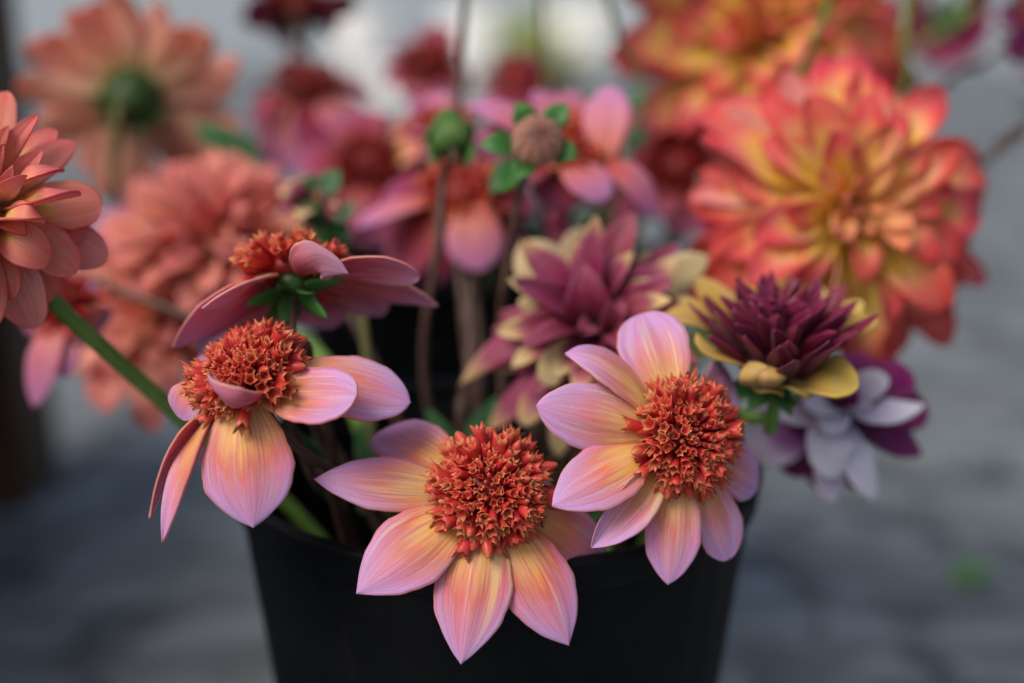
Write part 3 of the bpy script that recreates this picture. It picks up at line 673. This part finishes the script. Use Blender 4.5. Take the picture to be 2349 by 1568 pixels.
# ---- rose and cream dahlia
dN = .572
NC = P(1375, 745, dN); Na = CV(-.22, .42, .88)
RC = ('rose_cream_top', 'rose_cream_back'); RP = ('rose_plain', 'rose_plain')
npts = [NC - Na * .003, NC - Na * .012, NC - Na * .04] + foot(NC, .07)
N_root = thing('dahlia', 'rose dahlia with curled cream petal tips, between the stems and the pink dahlia', 'flower', npts[-1])
for tip, w, dz, mt, kw in [
    ((1338, 600), 130, -.014, RP, dict(N=(0, -.2, .9), base=(1350, 735, -.006), um=.3, q=1.0, p=1.7, cup=.1)),
    ((1192, 560), 165, .022, RC, dict(N=(.2, -.2, -.9), um=.6, q=.6)),
    ((1325, 522), 165, .026, RC, dict(N=(0, -.2, -.9), um=.6, q=.6)),
    ((1428, 515), 105, .022, RC, dict(N=(0, -.2, -.9), um=.6, q=.6)),
    ((1490, 640), 70, .0, RC, dict(N=(-.3, .3, .9), um=.45, q=.95)),
    ((1625, 590), 120, .012, RC, dict(N=(.1, .3, -.9), um=.6, q=.7)),
    ((1560, 560), 80, .030, RP, dict(N=(-.3, .3, .9), um=.5, q=.9)),
    ((1052, 888), 110, .012, RC, dict(N=(-.2, .5, .8), um=.4, q=1.0, mid=(1190, 775, .0), cup=-.1)),
    ((1130, 760), 105, .018, RP, dict(N=(-.2, .5, .8), um=.5, q=.9)),
    ((1200, 700), 75, -.004, RC, dict(N=(.2, .2, -.9), um=.6, q=.6, curl=.3)),
    ((1258, 888), 85, -.016, RC, dict(N=(.1, .3, -.9), um=.65, q=.5, mid=(1290, 815, -.016))),
    ((1195, 975), 100, -.002, RC, dict(N=(-.2, .3, .9), um=.6, q=.6, mid=(1270, 870, -.006))),
    ((1120, 985), 95, .008, RC, dict(N=(-.3, .4, .8), um=.5, q=.8, mid=(1230, 880, .0))),
    ((1280, 1050), 100, .006, RC, dict(N=(.2, .3, -.9), um=.55, q=.7, mid=(1310, 900, -.006))),
    ((1330, 1080), 100, .014, RC, dict(N=(0, .3, .9), um=.55, q=.7)),
    ((1265, 690), 70, -.008, RP, dict(N=(.2, .3, .9), um=.5, q=.8)),
    ((1440, 700), 70, -.014, RP, dict(N=(-.3, .1, .9), um=.5, q=.8)),
    ((1330, 770), 70, -.018, RP, dict(N=(0, .5, .8), um=.5, q=.7, cup=.2)),
    ((1400, 690), 60, -.020, RP, dict(N=(0, -.3, .9), um=.5, q=.8, cup=.2)),
    ((1480, 760), 90, -.010, RC, dict(N=(-.2, .3, .9), um=.5, q=.8)),
    ((1450, 640), 80, .006, RP, dict(N=(-.1, -.2, .9), um=.5, q=.9)),
    ((1260, 640), 90, .008, RP, dict(N=(.2, -.2, .9), um=.5, q=.9)),
    ((1180, 830), 95, .004, RP, dict(N=(-.1, .4, .9), um=.5, q=.9)),
    ((1230, 940), 90, .012, RP, dict(N=(-.1, .4, .9), um=.5, q=.9)),
    ((1400, 900), 120, .010, RP, dict(N=(0, .4, .9), um=.5, q=.8)),
    ((1520, 840), 120, .012, RP, dict(N=(.1, .4, .9), um=.5, q=.8)),
]: big_petal(N_root, NC, Na, dN, tip, w * .84, dz, mats=mt, r0=.004, nu=14, nv=8, **kw)
rN = random.Random(12)
for k in range(30):
    x, y, a = frame(Na); f = k * GA; rad = x * math.cos(f) + y * math.sin(f); ph = R(48 + 1.6 * k + rN.gauss(0, 6))
    up = unit_petal('petal', RC if k % 3 else RP, .30, .22, .06, .1, .5, 2.0, .85, fold=.15, wave=.06)
    link('petal', up[k % 4], N_root, place(NC + rad * .004, (a * math.cos(ph) + rad * math.sin(ph)), a * math.sin(ph) - rad * math.cos(ph) + a.cross(rad) * rN.gauss(0, .3), rN.uniform(.030, .046)))
for k in range(14):
    x, y, a = frame(Na); f = k * GA; rad = x * math.cos(f) + y * math.sin(f); ph = R(8 + 3.2 * k)
    up = unit_petal('petal', RP, .42, .3, .1, .15, .55, 2.2, .8)
    link('petal', up[k % 4], N_root, place(NC + rad * .003, (a * math.cos(ph) + rad * math.sin(ph)), a * math.sin(ph) - rad * math.cos(ph), .008 + .0006 * k))
calyx(N_root, NC - Na * .004, Na, .008, 6, seed=4); stem(N_root, npts, 'stem_brown')

# ---- violet and white dahlia
dO = .585
OC = P(1930, 930, dO); Oa = CV(.15, .15, .97)
VT = ('violet_top', 'violet_pale'); VD = ('violet_dark', 'violet_dark'); VP = ('violet_pale', 'violet_dark')
opts = [OC - Oa * .003, OC - Oa * .012, OC - Oa * .035 + Vector((0, 0, .004))] + foot(P(1850, 930, dO), .088, .245)
O_root = thing('dahlia', 'violet dahlia with lavender white petals hanging beside the bucket rim', 'flower', opts[-1])
for tip, w, dz, mt, kw in [
    ((1925, 1092), 110, -.014, VP, dict(mid=(1905, 1010, -.018), N=(0, .3, .95), um=.6, q=.6)),
    ((2008, 1145), 75, -.006, VP, dict(mid=(1960, 1040, -.012), N=(.1, .3, .95), um=.6, q=.7)),
    ((1912, 1155), 75, .0, VT, dict(mid=(1905, 1060, -.004), N=(0, .3, .95), um=.6, q=.7)),
    ((2120, 930), 70, -.010, VP, dict(mid=(2020, 945, -.016), N=(.1, .6, .8), um=.45, q=.9)),
    ((2115, 1045), 90, .006, VD, dict(mid=(2030, 990, -.002), N=(.2, .3, .9), um=.5, q=.9)),
    ((2130, 950), 110, .008, VD, dict(N=(.2, .3, .9), um=.6, q=.6)),
    ((2095, 860), 110, .006, VD, dict(N=(-.2, .2, .95), um=.6, q=.6)),
    ((1985, 815), 110, .004, VD, dict(N=(0, -.2, .95), um=.6, q=.6)),
    ((2040, 870), 75, -.016, VP, dict(N=(-.3, .3, .9), um=.6, q=.6)),
    ((1745, 905), 70, -.008, VP, dict(mid=(1830, 950, -.010), N=(0, .7, .7), um=.5, q=.8)),
    ((1712, 1040), 150, .010, VT, dict(mid=(1800, 985, .0), N=(-.1, .3, .9), um=.6, q=.6)),
    ((1800, 1085), 110, .010, VD, dict(N=(0, .3, .9), um=.6, q=.6)),
    ((1870, 1120), 90, .012, VD, dict(N=(0, .3, .9), um=.6, q=.8)),
    ((1960, 1120), 90, .010, VD, dict(N=(0, .3, .9), um=.6, q=.8)),
    ((1850, 940), 90, -.018, VP, dict(N=(0, .5, .8), um=.6, q=.6, cup=.1)),
    ((1900, 1000), 75, -.022, VP, dict(N=(0, .5, .8), um=.6, q=.6, cup=.1)),
    ((1960, 890), 60, -.020, VD, dict(N=(0, -.1, .9), um=.6, q=.6, cup=.2)),
    ((2000, 930), 60, -.020, VT, dict(N=(-.1, .3, .9), um=.6, q=.6, cup=.2)),
    ((1880, 860), 90, .0, VD, dict(N=(.1, -.2, .9), um=.6, q=.6)),
]: big_petal(O_root, OC, Oa, dO, tip, w, dz, mats=mt, r0=.004, nu=14, nv=8, **kw)
calyx(O_root, OC - Oa * .004, Oa, .008, 6, seed=9); stem(O_root, opts, 'stem_green')

# ------------------------------------------------------------------ buds
def bud(name, label, cpx, dc, axis, rad, mats_back, sep_tips, stem_pts, stemmat, seed, sw=60):
    C = P(cpx[0], cpx[1], dc); a = CV(*axis); x, y, _ = frame(a)
    rr = rad / FPX * dc; pts = [C - a * rr * .8, C - a * rr * 1.8] + stem_pts
    root = thing(name, label, 'flower bud', pts[-1])
    # wrapped petals as overlapping gores
    up = []
    def gore(k, n, scale):
        f0 = 2 * math.pi * k / n
        vs, fs, uvs = [], [], []
        for i in range(9):
            t = -math.pi * .42 + (math.pi * .92) * i / 8
            wdt = (math.pi / n * 1.30)
            for j in range(5):
                f = f0 + wdt * (j / 2 - 1); lift = 1 + .11 * (1 - (j / 2 - 1) ** 2)
                vs.append(C + ((x * math.cos(f) + y * math.sin(f)) * math.cos(t) + a * math.sin(t) * .95) * rr * scale * lift); uvs.append((j / 4, i / 8))
        for i in range(8):
            for j in range(4):
                q = i * 5 + j; fs.append((q, q + 1, q + 6, q + 5))
        return mesh('petal', vs, fs, [mats_back], None, uvs)
    for k in range(11): link('petal', gore(k, 11, 1.0 + .018 * (k % 2)), root)
    link('calyx', dome_mesh('calyx', C - a * rr * .35, -a, rr * .8, rr * .75, ['calyx'], lo=-.2), root)
    for (tx, ty, dz) in sep_tips:
        tp = P(tx, ty, dc + dz); d = tp - C; d = d - a * d.dot(a); d.normalize()
        leaf(root, C + d * rr * .75 - a * rr * .5, tp, a, sw / FPX * dc, 'sepal_green', bow=.002, name='sepal')
    stem(root, pts, stemmat, .0016, .0022)
    return root
petal_mat('bud_brown', [(0.0, Y(150, 112, 76)), (0.5, Y(186, 140, 118)), (0.85, Y(150, 96, 84)), (1.0, Y(96, 48, 44))], rough=.26, trans=.05, vein_col=Y(176, 132, 108), rim=Y(84, 42, 36))  # vein colour paints pale highlights on the bud; dark rim draws its seams
petal_mat('bud_green', [(0.0, Y(60, 100, 40)), (0.7, Y(96, 130, 50)), (1.0, Y(170, 170, 60))], rough=.4, trans=.1)
bud('dahlia_bud', 'round brown dahlia bud ringed by green sepals', (1233, 325), .560, (.0, .25, .97), 56, 'bud_brown',
    [(1187, 238, .004), (1102, 335, .002), (1185, 412, -.004), (1322, 362, .0), (1298, 240, .006), (1150, 440, .006)],
    [P(1195, 430, .570), P(1160, 640, .585), P(1150, 760, .60)] + foot(P(1150, 760, .6), .05, .2), 'stem_brown', 1)
bud('dahlia_bud', 'green dahlia bud turned away, between two thin stems', (1035, 320), .60, (-.1, .55, -.6), 44, 'bud_green',
    [(975, 318, -.004), (1020, 250, .004), (1090, 300, .0), (1000, 375, -.008), (1075, 375, -.006)],
    [P(1018, 400, .60), P(1005, 560, .60), P(972, 850, .61)] + foot(P(970, 850, .61), .04, .2), 'stem_brown', 2, sw=70)

# ------------------------------------------------------------------ anemone flowers farther back
AN = ('anemone_pink', 'anemone_back'); CR = ('crimson_top', 'crimson_back')
def anemone(label, cpx, dc, axis, petals, mats, stem_pts, seed, ra=.0115, nf=70, stemmat='stem_brown', leaves=(), name='anemone_dahlia', k=1.0):
    C = P(cpx[0], cpx[1], dc); a = CV(*axis)
    pts = [C - a * .004, C - a * .012, C - a * .035] + stem_pts
    root = thing(name, label, 'flower', pts[-1]); random.seed(seed)
    for pt in petals:
        tip, w, dz = pt[:3]; tip = (cpx[0] + (tip[0] - cpx[0]) * k, cpx[1] + (tip[1] - cpx[1]) * k); w *= k ** 1.15; kw = dict(um=.58, q=.75, nu=14, nv=8); kw.update(pt[3] if len(pt) > 3 else {})
        mt = kw.pop('mats', mats)
        big_petal(root, C, a, dc, tip, w, dz, mats=mt, r0=.009, **kw)
    if nf: florets(root, C, a, ra, ra * .75, .0095, nf, seed, joined=True, fm='floret_dark' if mats[0].startswith(('crim', 'viol')) else 'floret')
    calyx(root, C - a * .004, a, .0065, 6, seed=seed)
    stem(root, pts, stemmat)
    for (b, t, wd) in leaves:
        leaf(root, P(*b), P(*t), CV(.1, .5, .8), wd / FPX * dc)
    return root
anemone('pink dahlia with orange florets behind the round brown bud', (1318, 345), .625, (.35, .62, .6), [
    ((1402, 200), 110, .0, dict(N=(-.2, -.2, .95), base=(1385, 385, -.008))),
    ((1500, 502), 85, -.006, dict(N=(.3, .5, .8), base=(1375, 385, -.010), mid=(1452, 412, -.012))),
    ((1388, 462), 110, -.022, dict(N=(-.1, .8, .5), base=(1300, 375, -.010), mid=(1342, 405, -.018), q=.5)),
    ((1080, 240), 90, -.004, dict(N=(0, .7, .7))), ((1075, 340), 120, -.008, dict(N=(0, .6, .8), mats=CR)),
    ((1150, 410), 130, -.012, dict(N=(0, .6, .8), mats=CR)), ((1240, 210), 110, .030), ((1330, 215), 110, .034),
    ((1255, 480), 120, -.004, dict(mats=CR)),
], AN, foot(P(1330, 500, .64), .05), 51, nf=90, leaves=[((1440, 280, .64), (1335, 215, .64), 70), ((1420, 250, .65), (1490, 215, .65), 40), ((1435, 340, .66), (1490, 300, .66), 50), ((1180, 360, .60), (1125, 445, .60), 55)])
anemone('pink dahlia with one petal hanging straight down behind the thin stems', (1060, 440), .66, (.0, .60, .75), [
    ((1098, 625), 130, -.016, dict(N=(0, .3, .95), base=(1080, 470, -.010), b=.5)),
    ((820, 522), 80, -.006, dict(N=(0, .8, .5))), ((880, 450), 100, .016, dict(mats=CR)),
    ((900, 640), 150, .010, dict(mats=CR)), ((1180, 600), 130, .010, dict(mats=CR)), ((960, 660), 140, .012, dict(mats=CR)),
    ((1230, 480), 110, .006, dict(mats=CR)), ((1190, 400), 120, .016, dict(mats=CR)),
], AN, foot(P(1060, 560, .67), .05), 53)
anemone('magenta dahlia petals pointing up beside the green bud', (1010, 300), .70, (-.15, .8, .4), [
    ((940, 230), 70, .0), ((940, 310), 70, -.008), ((1060, 230), 70, .006), ((1000, 215), 80, .012)], AN, foot(P(1010, 400, .7), .06), 55, nf=40)
anemone('dark red dahlia with a deep red dome, blurred above the coral dahlias', (705, 195), .80, (.1, .80, .5), [
    ((598, 290), 110, .0), ((640, 385), 110, -.01, dict(mats=AN)), ((810, 310), 115, -.01, dict(mats=AN)), ((840, 215), 90, .012), ((735, 350), 110, -.02), ((610, 205), 80, .03)], CR, foot(P(700, 380, .8), .085), 57, k=1.12,
    leaves=[((570, 360, .74), (440, 285, .74), 75), ((520, 310, .74), (600, 380, .74), 60)])
anemone('deep red dahlia with coral petals, blurred behind the flower with green sepals', (850, 375), .74, (-.05, .75, .6), [
    ((700, 380), 130, .0), ((770, 520), 150, -.01), ((960, 330), 130, .0, dict(mats=('coral_top', 'coral_back'))), ((930, 480), 150, -.01), ((850, 540), 150, -.014), ((820, 270), 130, .02), ((980, 420), 120, .0)], CR, foot(P(850, 500, .74), .07), 59, k=1.15)
anemone('dark red dahlia against the pale pavement, blurred beside a tall stem', (985, 150), .86, (.0, .75, .6), [
    ((880, 190), 90, .0), ((1050, 110), 80, .0), ((1060, 210), 100, -.01), ((960, 240), 110, -.014), ((910, 110), 90, .02), ((1010, 60), 90, .03)], CR, foot(P(985, 350, .8), .07), 61, k=1.0)
anemone('dark red dahlia seen from below at the top, with a dark calyx', (690, 20), .86, (.1, .85, -.35), [
    ((580, 50), 100, .0), ((640, 80), 110, .0), ((760, 60), 110, -.0), ((800, 20), 100, .01), ((700, 85), 110, -.01), ((600, -20), 90, .02), ((760, -30), 90, .02)], CR, [P(705, 130, .86)] + foot(P(705, 250, .8), .07), 63, k=1.2, stemmat='stem_brown')
anemone('purple pink dahlia petal cluster blurred below the lime plant', (1190, 190), .84, (.05, .6, .7), [
    ((1150, 230), 90, -.01), ((1240, 220), 90, -.01), ((1190, 250), 110, -.016), ((1180, 140), 80, .02), ((1230, 160), 80, .01)], CR, foot(P(1190, 380, .8), .06), 65, k=1.2, nf=30)
anemone('pink and violet dahlia hanging under the coral dahlia with the thick stem', (140, 690), .61, (-.15, -.25, .9), [
    ((78, 935), 85, .0, dict(N=(-.2, .2, .95), mid=(105, 810, -.006))), ((150, 868), 80, -.004, dict(N=(0, .2, .95))), ((60, 760), 90, .01), ((250, 740), 90, .01), ((210, 640), 90, .02), ((110, 600), 90, .02)],
    AN, foot(P(260, 690, .63), .085), 67, nf=40)
anemone('lilac pink dahlia between the two blurred coral dahlias', (330, 580), .72, (-.2, .55, .8), [
    ((235, 610), 110, -.004), ((255, 520), 100, .0), ((330, 470), 100, .02), ((300, 670), 110, -.012), ((400, 500), 100, .02), ((380, 660), 110, -.01)], AN, foot(P(360, 690, .7), .085), 69, k=1.35, nf=40)
anemone('small maroon and cream dahlia bud opening among green leaves', (715, 470), .62, (-.1, .85, .5), [
    ((640, 440), 50, .0), ((665, 415), 45, .006), ((700, 405), 45, .0), ((735, 430), 45, .004), ((640, 500), 50, -.004), ((690, 500), 60, -.012), ((760, 470), 50, .0)], RC, foot(P(740, 560, .63), .06), 71, nf=0,
    leaves=[((740, 450, .62), (778, 388, .62), 62), ((720, 440, .62), (712, 400, .62), 40), ((770, 510, .62), (815, 465, .62), 40), ((750, 500, .63), (800, 560, .63), 60)])
anemone('blurred maroon and ochre dahlia behind the stems, under the brown bud', (1350, 500), .71, (-.1, .4, .9), [
    ((1270, 470), 110, .0), ((1300, 570), 110, -.01), ((1400, 570), 110, -.01), ((1440, 490), 110, .0), ((1380, 420), 110, .012), ((1290, 410), 110, .012), ((1350, 590), 120, -.012)], ('rose_plain', 'rose_cream_back'), foot(P(1350, 600, .7), .05), 73, k=1.25, nf=0)
anemone('crimson dahlia under the coral red dahlia, mostly hidden', (1560, 380), .74, (-.2, .5, .8), [
    ((1470, 330), 110, .0), ((1500, 470), 110, -.01), ((1600, 500), 120, -.014), ((1560, 260), 110, .02), ((1450, 420), 100, -.004)], CR, foot(P(1560, 520, .72), .07), 75, k=1.3, nf=40)
anemone('dark red and olive dahlia against the pale pavement, beside a slanting stem', (2160, 20), .92, (.1, .5, -.8), [
    ((2080, 110), 120, .0), ((2180, 150), 130, -.01), ((2250, 110), 120, .0), ((2060, 10), 110, .01), ((2280, 10), 110, .01), ((2130, 140), 130, -.006)], ('peach_top', 'crimson_back'), foot(P(2080, 250, .85), .085), 77, nf=0, stemmat='stem_green')
anemone('purple dahlia on a slanting brown stem, high over the open ground', (2370, 60), .74, (.72, .55, .25), [
    ((2300, 60), 90, -.004), ((2310, 130), 90, -.008), ((2370, 150), 100, -.012), ((2310, 10), 90, .01), ((2400, 20), 90, .01)], VD, [P(2240, 150, .73), P(2120, 240, .72)] + foot(P(2000, 330, .7), .088), 79, nf=30)
anemone('violet dahlia on the lower slanting brown stem', (2420, 230), .70, (.72, .6, .2), [
    ((2372, 260), 60, -.004), ((2450, 180), 80, .0), ((2480, 260), 80, -.0), ((2400, 170), 80, .01)], VD, [P(2349, 300, .70), P(2240, 385, .70)] + foot(P(2000, 520, .69), .088), 81, nf=30)

# tall stems that run out of the top of the frame, each carrying a flower above it
def tall(label, pts, mat, seed, mats=CR):
    C = pts[0]; a = (pts[0] - pts[1]).normalized(); root = thing('dahlia', label, 'flower', pts[-1]); r = random.Random(seed)
    up = unit_petal('petal', mats, .46, .08, .05, -.1, .6, 2.3, .6); x, y, _ = frame(a)
    for i in range(16):
        f = i * GA; ph = R(45 + 3.4 * i); rad = x * math.cos(f) + y * math.sin(f)
        link('petal', r.choice(up), root, place(C + rad * .004, a * math.cos(ph) + rad * math.sin(ph), a * math.sin(ph) - rad * math.cos(ph), .028 + .0012 * i))
    calyx(root, C - a * .002, a, .007, 5, seed=seed); stem(root, pts, mat, .0016, .0021)
tall('dahlia on the tall dark brown stem rising beside the green bud', [P(1085, -170, .66), P(1072, -40, .66), P(1062, 60, .66), P(1050, 250, .66), P(1040, 500, .66)] + foot(P(1030, 600, .66), .04), 'stem_brown', 5)
tall('dahlia on the tall grey stem rising behind the round brown bud', [P(1238, -180, .76), P(1240, -40, .76), P(1243, 100, .76), P(1245, 300, .75)] + foot(P(1250, 420, .74), .05), 'stem_olive', 6)
tall('dahlia on the olive stem leaning past the coral red dahlia', [P(1350, -180, .70), P(1385, -40, .70), P(1420, 90, .70), P(1470, 260, .70)] + foot(P(1480, 420, .70), .06), 'stem_olive', 7)
tall('dahlia on the green stem crossing in front of the coral red dahlia', [P(1960, -160, .64), P(1910, -20, .65), P(1870, 90, .66), P(1800, 230, .68)] + foot(P(1760, 400, .69), .08), 'stem_green', 8)
tall('dahlia on the green stem rising behind the large red-tipped dahlia', [P(2110, -160, .74), P(2085, -20, .74), P(2070, 110, .73), P(2040, 260, .72)] + foot(P(1990, 420, .70), .088), 'stem_green', 9)

# plain stalks inside the bucket, with the leaves that fill its mouth
def stalk(label, pts, mat, leaves=()):
    root = thing('cut_stalk', label, 'stalk', pts[-1], 'leafy stalks inside the bucket')
    stem(root, pts, mat, .0018, .0026)
    for (b, t, wd, n) in leaves: leaf(root, P(*b), P(*t), CV(*n), wd, 'leaf_green')
LBS = ['leafy brown stalk under the dahlia with the curled magenta petal', 'brown stalk in the bucket mouth beside the left petal of the domed dahlia', 'olive stalk with leaves under the dahlia with green sepals',
       'short leafy stalk at the bucket rim between the two domed pink dahlias', 'tall thin brown stalk with leaves beside the rose and cream dahlia']
stalk(LBS.pop(0), [P(660, 960, .51), P(720, 1100, .53), P(780, 1190, .55)] + [Vector((-.03, .0, .012))], 'stem_brown', [((760, 1150, .55), (680, 985, .53), .011, (.6, .2, .7)), ((790, 1180, .55), (715, 1000, .56), .010, (.3, .2, .9))])
stalk(LBS.pop(0), [P(745, 950, .54), P(770, 1080, .55), P(800, 1200, .56)] + [Vector((-.02, .02, .012))], 'stem_brown', [((830, 1180, .57), (880, 1000, .60), .012, (-.3, .2, .9))])
stalk(LBS.pop(0), [P(830, 700, .60), P(850, 900, .60), P(880, 1150, .60)] + [Vector((-.01, .03, .012))], 'stem_olive', [((900, 1150, .60), (1010, 980, .62), .014, (-.4, .2, .8)), ((860, 1120, .58), (830, 960, .6), .012, (.3, .2, .8))])
stalk(LBS.pop(0), [P(1330, 1180, .53), P(1400, 1150, .55), P(1440, 1200, .57)] + [Vector((.04, .0, .012))], 'stem_brown', [((1420, 1200, .56), (1290, 1160, .54), .012, (.1, .6, .7))])
stalk(LBS.pop(0), [P(1080, 640, .62), P(1075, 850, .61), P(1060, 1080, .60)] + [Vector((.0, .03, .012))], 'stem_brown', [((1060, 1060, .60), (1160, 900, .62), .014, (-.4, .2, .8)), ((1050, 1080, .58), (980, 940, .6), .014, (.4, .2, .8))])

# leafy stalks in the second bucket
def leafy(label, top, d, seed, n=9, L=.055):
    r = random.Random(seed); T = P(top[0], top[1], d); pts = [T, T + Vector((0, .004, -.06))] + foot(T, .06)
    root = thing('leafy_stalk', label, 'stalk', pts[-1]); stem(root, pts, 'stem_olive', .0015, .0024)
    for k in range(n):
        b = T + Vector((0, .003, -.012 * k)); a = k * 2.4 + r.uniform(-.4, .4); dv = Vector((math.cos(a), math.sin(a), r.uniform(-.2, .6))).normalized()
        leaf(root, b, b + dv * L * r.uniform(.7, 1.15), Vector((0, 0, 1)) + dv * -.3, L * .42, 'leaf_deep', bow=.004)
leafy('leafy dark green stalk under the crimson dahlia, beside the large red-tipped dahlia', (1540, 430), .80, 1)
leafy('leafy dark green stalk behind the rose dahlia with cream tips', (1460, 520), .78, 2)
leafy('leafy dark green stalk behind the pink dahlia with a hanging petal', (1120, 520), .80, 3)
leafy('leafy dark green stalk below the peach dahlia seen from behind', (420, 420), .82, 4)

# ------------------------------------------------------------------ things far behind
gp = lambda px, d: Vector((P(px, 784, d).x, CAM.y + d, 0.0))
POT = lathe('pot_wall', [(.34, 0), (.36, .004), (.47, .92), (.45, .93), (.345, .03), (.001, .025)], 'white_plastic', 40)
POTR = lathe('rim', [(.47, .90), (.50, .90), (.51, .99), (.49, 1.0), (.452, .99), (.452, .91)], 'white_plastic', 40)
def white_pot(label, px, d, w, h):
    c = gp(px, d); root = thing('white_pot', label, 'pot', c); M = Matrix.Translation(c) @ Matrix.Diagonal((w, w, h, 1))
    link('pot_wall', POT, root, M); link('rim', POTR, root, M)
white_pot('white plastic pot on the ground behind the tall brown stem', 1100, 4.2, .22, .26)
white_pot('wide white plastic pot on the ground beside the lime green plant', 1352, 4.1, .25, .27)
white_pot('white plastic pot on the ground behind the blurred dark red dahlias', 842, 4.3, .20, .24)
white_pot('low white pot on the ground, half hidden by dark red dahlias', 915, 3.6, .16, .13)
q = gp(1232, 4.0)
lp = thing('potted_plant', 'lime green leafy plant in a dark pot between the white crates', 'plant', q)
link('pot', lathe('pot', [(.09, 0), (.13, .16), (.135, .17), (.12, .17), (.08, .02), (.001, .02)], 'lime_pot', 32), lp, Matrix.Translation(q) @ Matrix.Diagonal((.6, .6, .35, 1)))
up = unit_petal('leaf', ('lime_leaf', 'lime_leaf'), .42, .1, .1, -.2, .45, 2, .9)
rl = random.Random(4)
for i in range(90):
    d = Vector((rl.gauss(0, .5), rl.gauss(0, .5), rl.uniform(.2, 1))).normalized()
    pos = q + Vector((0, 0, .05)) + d * rl.uniform(.02, .14)
    dd = (d + Vector((rl.gauss(0, .4), rl.gauss(0, .4), rl.gauss(0, .3)))).normalized()
    link('leaf', rl.choice(up), lp, place(pos, dd, (Vector((0, 0, 1)) + d * .2).normalized() if abs(dd.z) < .95 else Vector((1, 0, 0)), rl.uniform(.05, .09)))
# fallen leaf on the ground
gl = P(2235, 1340, 1.0); k = -CAM.z / (gl.z - CAM.z); 
gl = CAM + (gl - CAM) * (CAM.z / (CAM.z - gl.z))
fl = thing('fallen_leaf', 'small bright green leaf lying on the grey ground', 'leaf', Vector((gl.x, gl.y, .001)))
leaf(fl, Vector((gl.x - .018, gl.y - .006, .003)), Vector((gl.x + .016, gl.y + .008, .006)), Vector((0, 0, 1)), .026, 'leaf_bright', bow=.004, name='blade')
link('stalk', tube_mesh('stalk', [Vector((gl.x - .018, gl.y - .006, .003)), Vector((gl.x - .026, gl.y - .01, .002))], [.0008, .0006], ['stem_green']), fl)
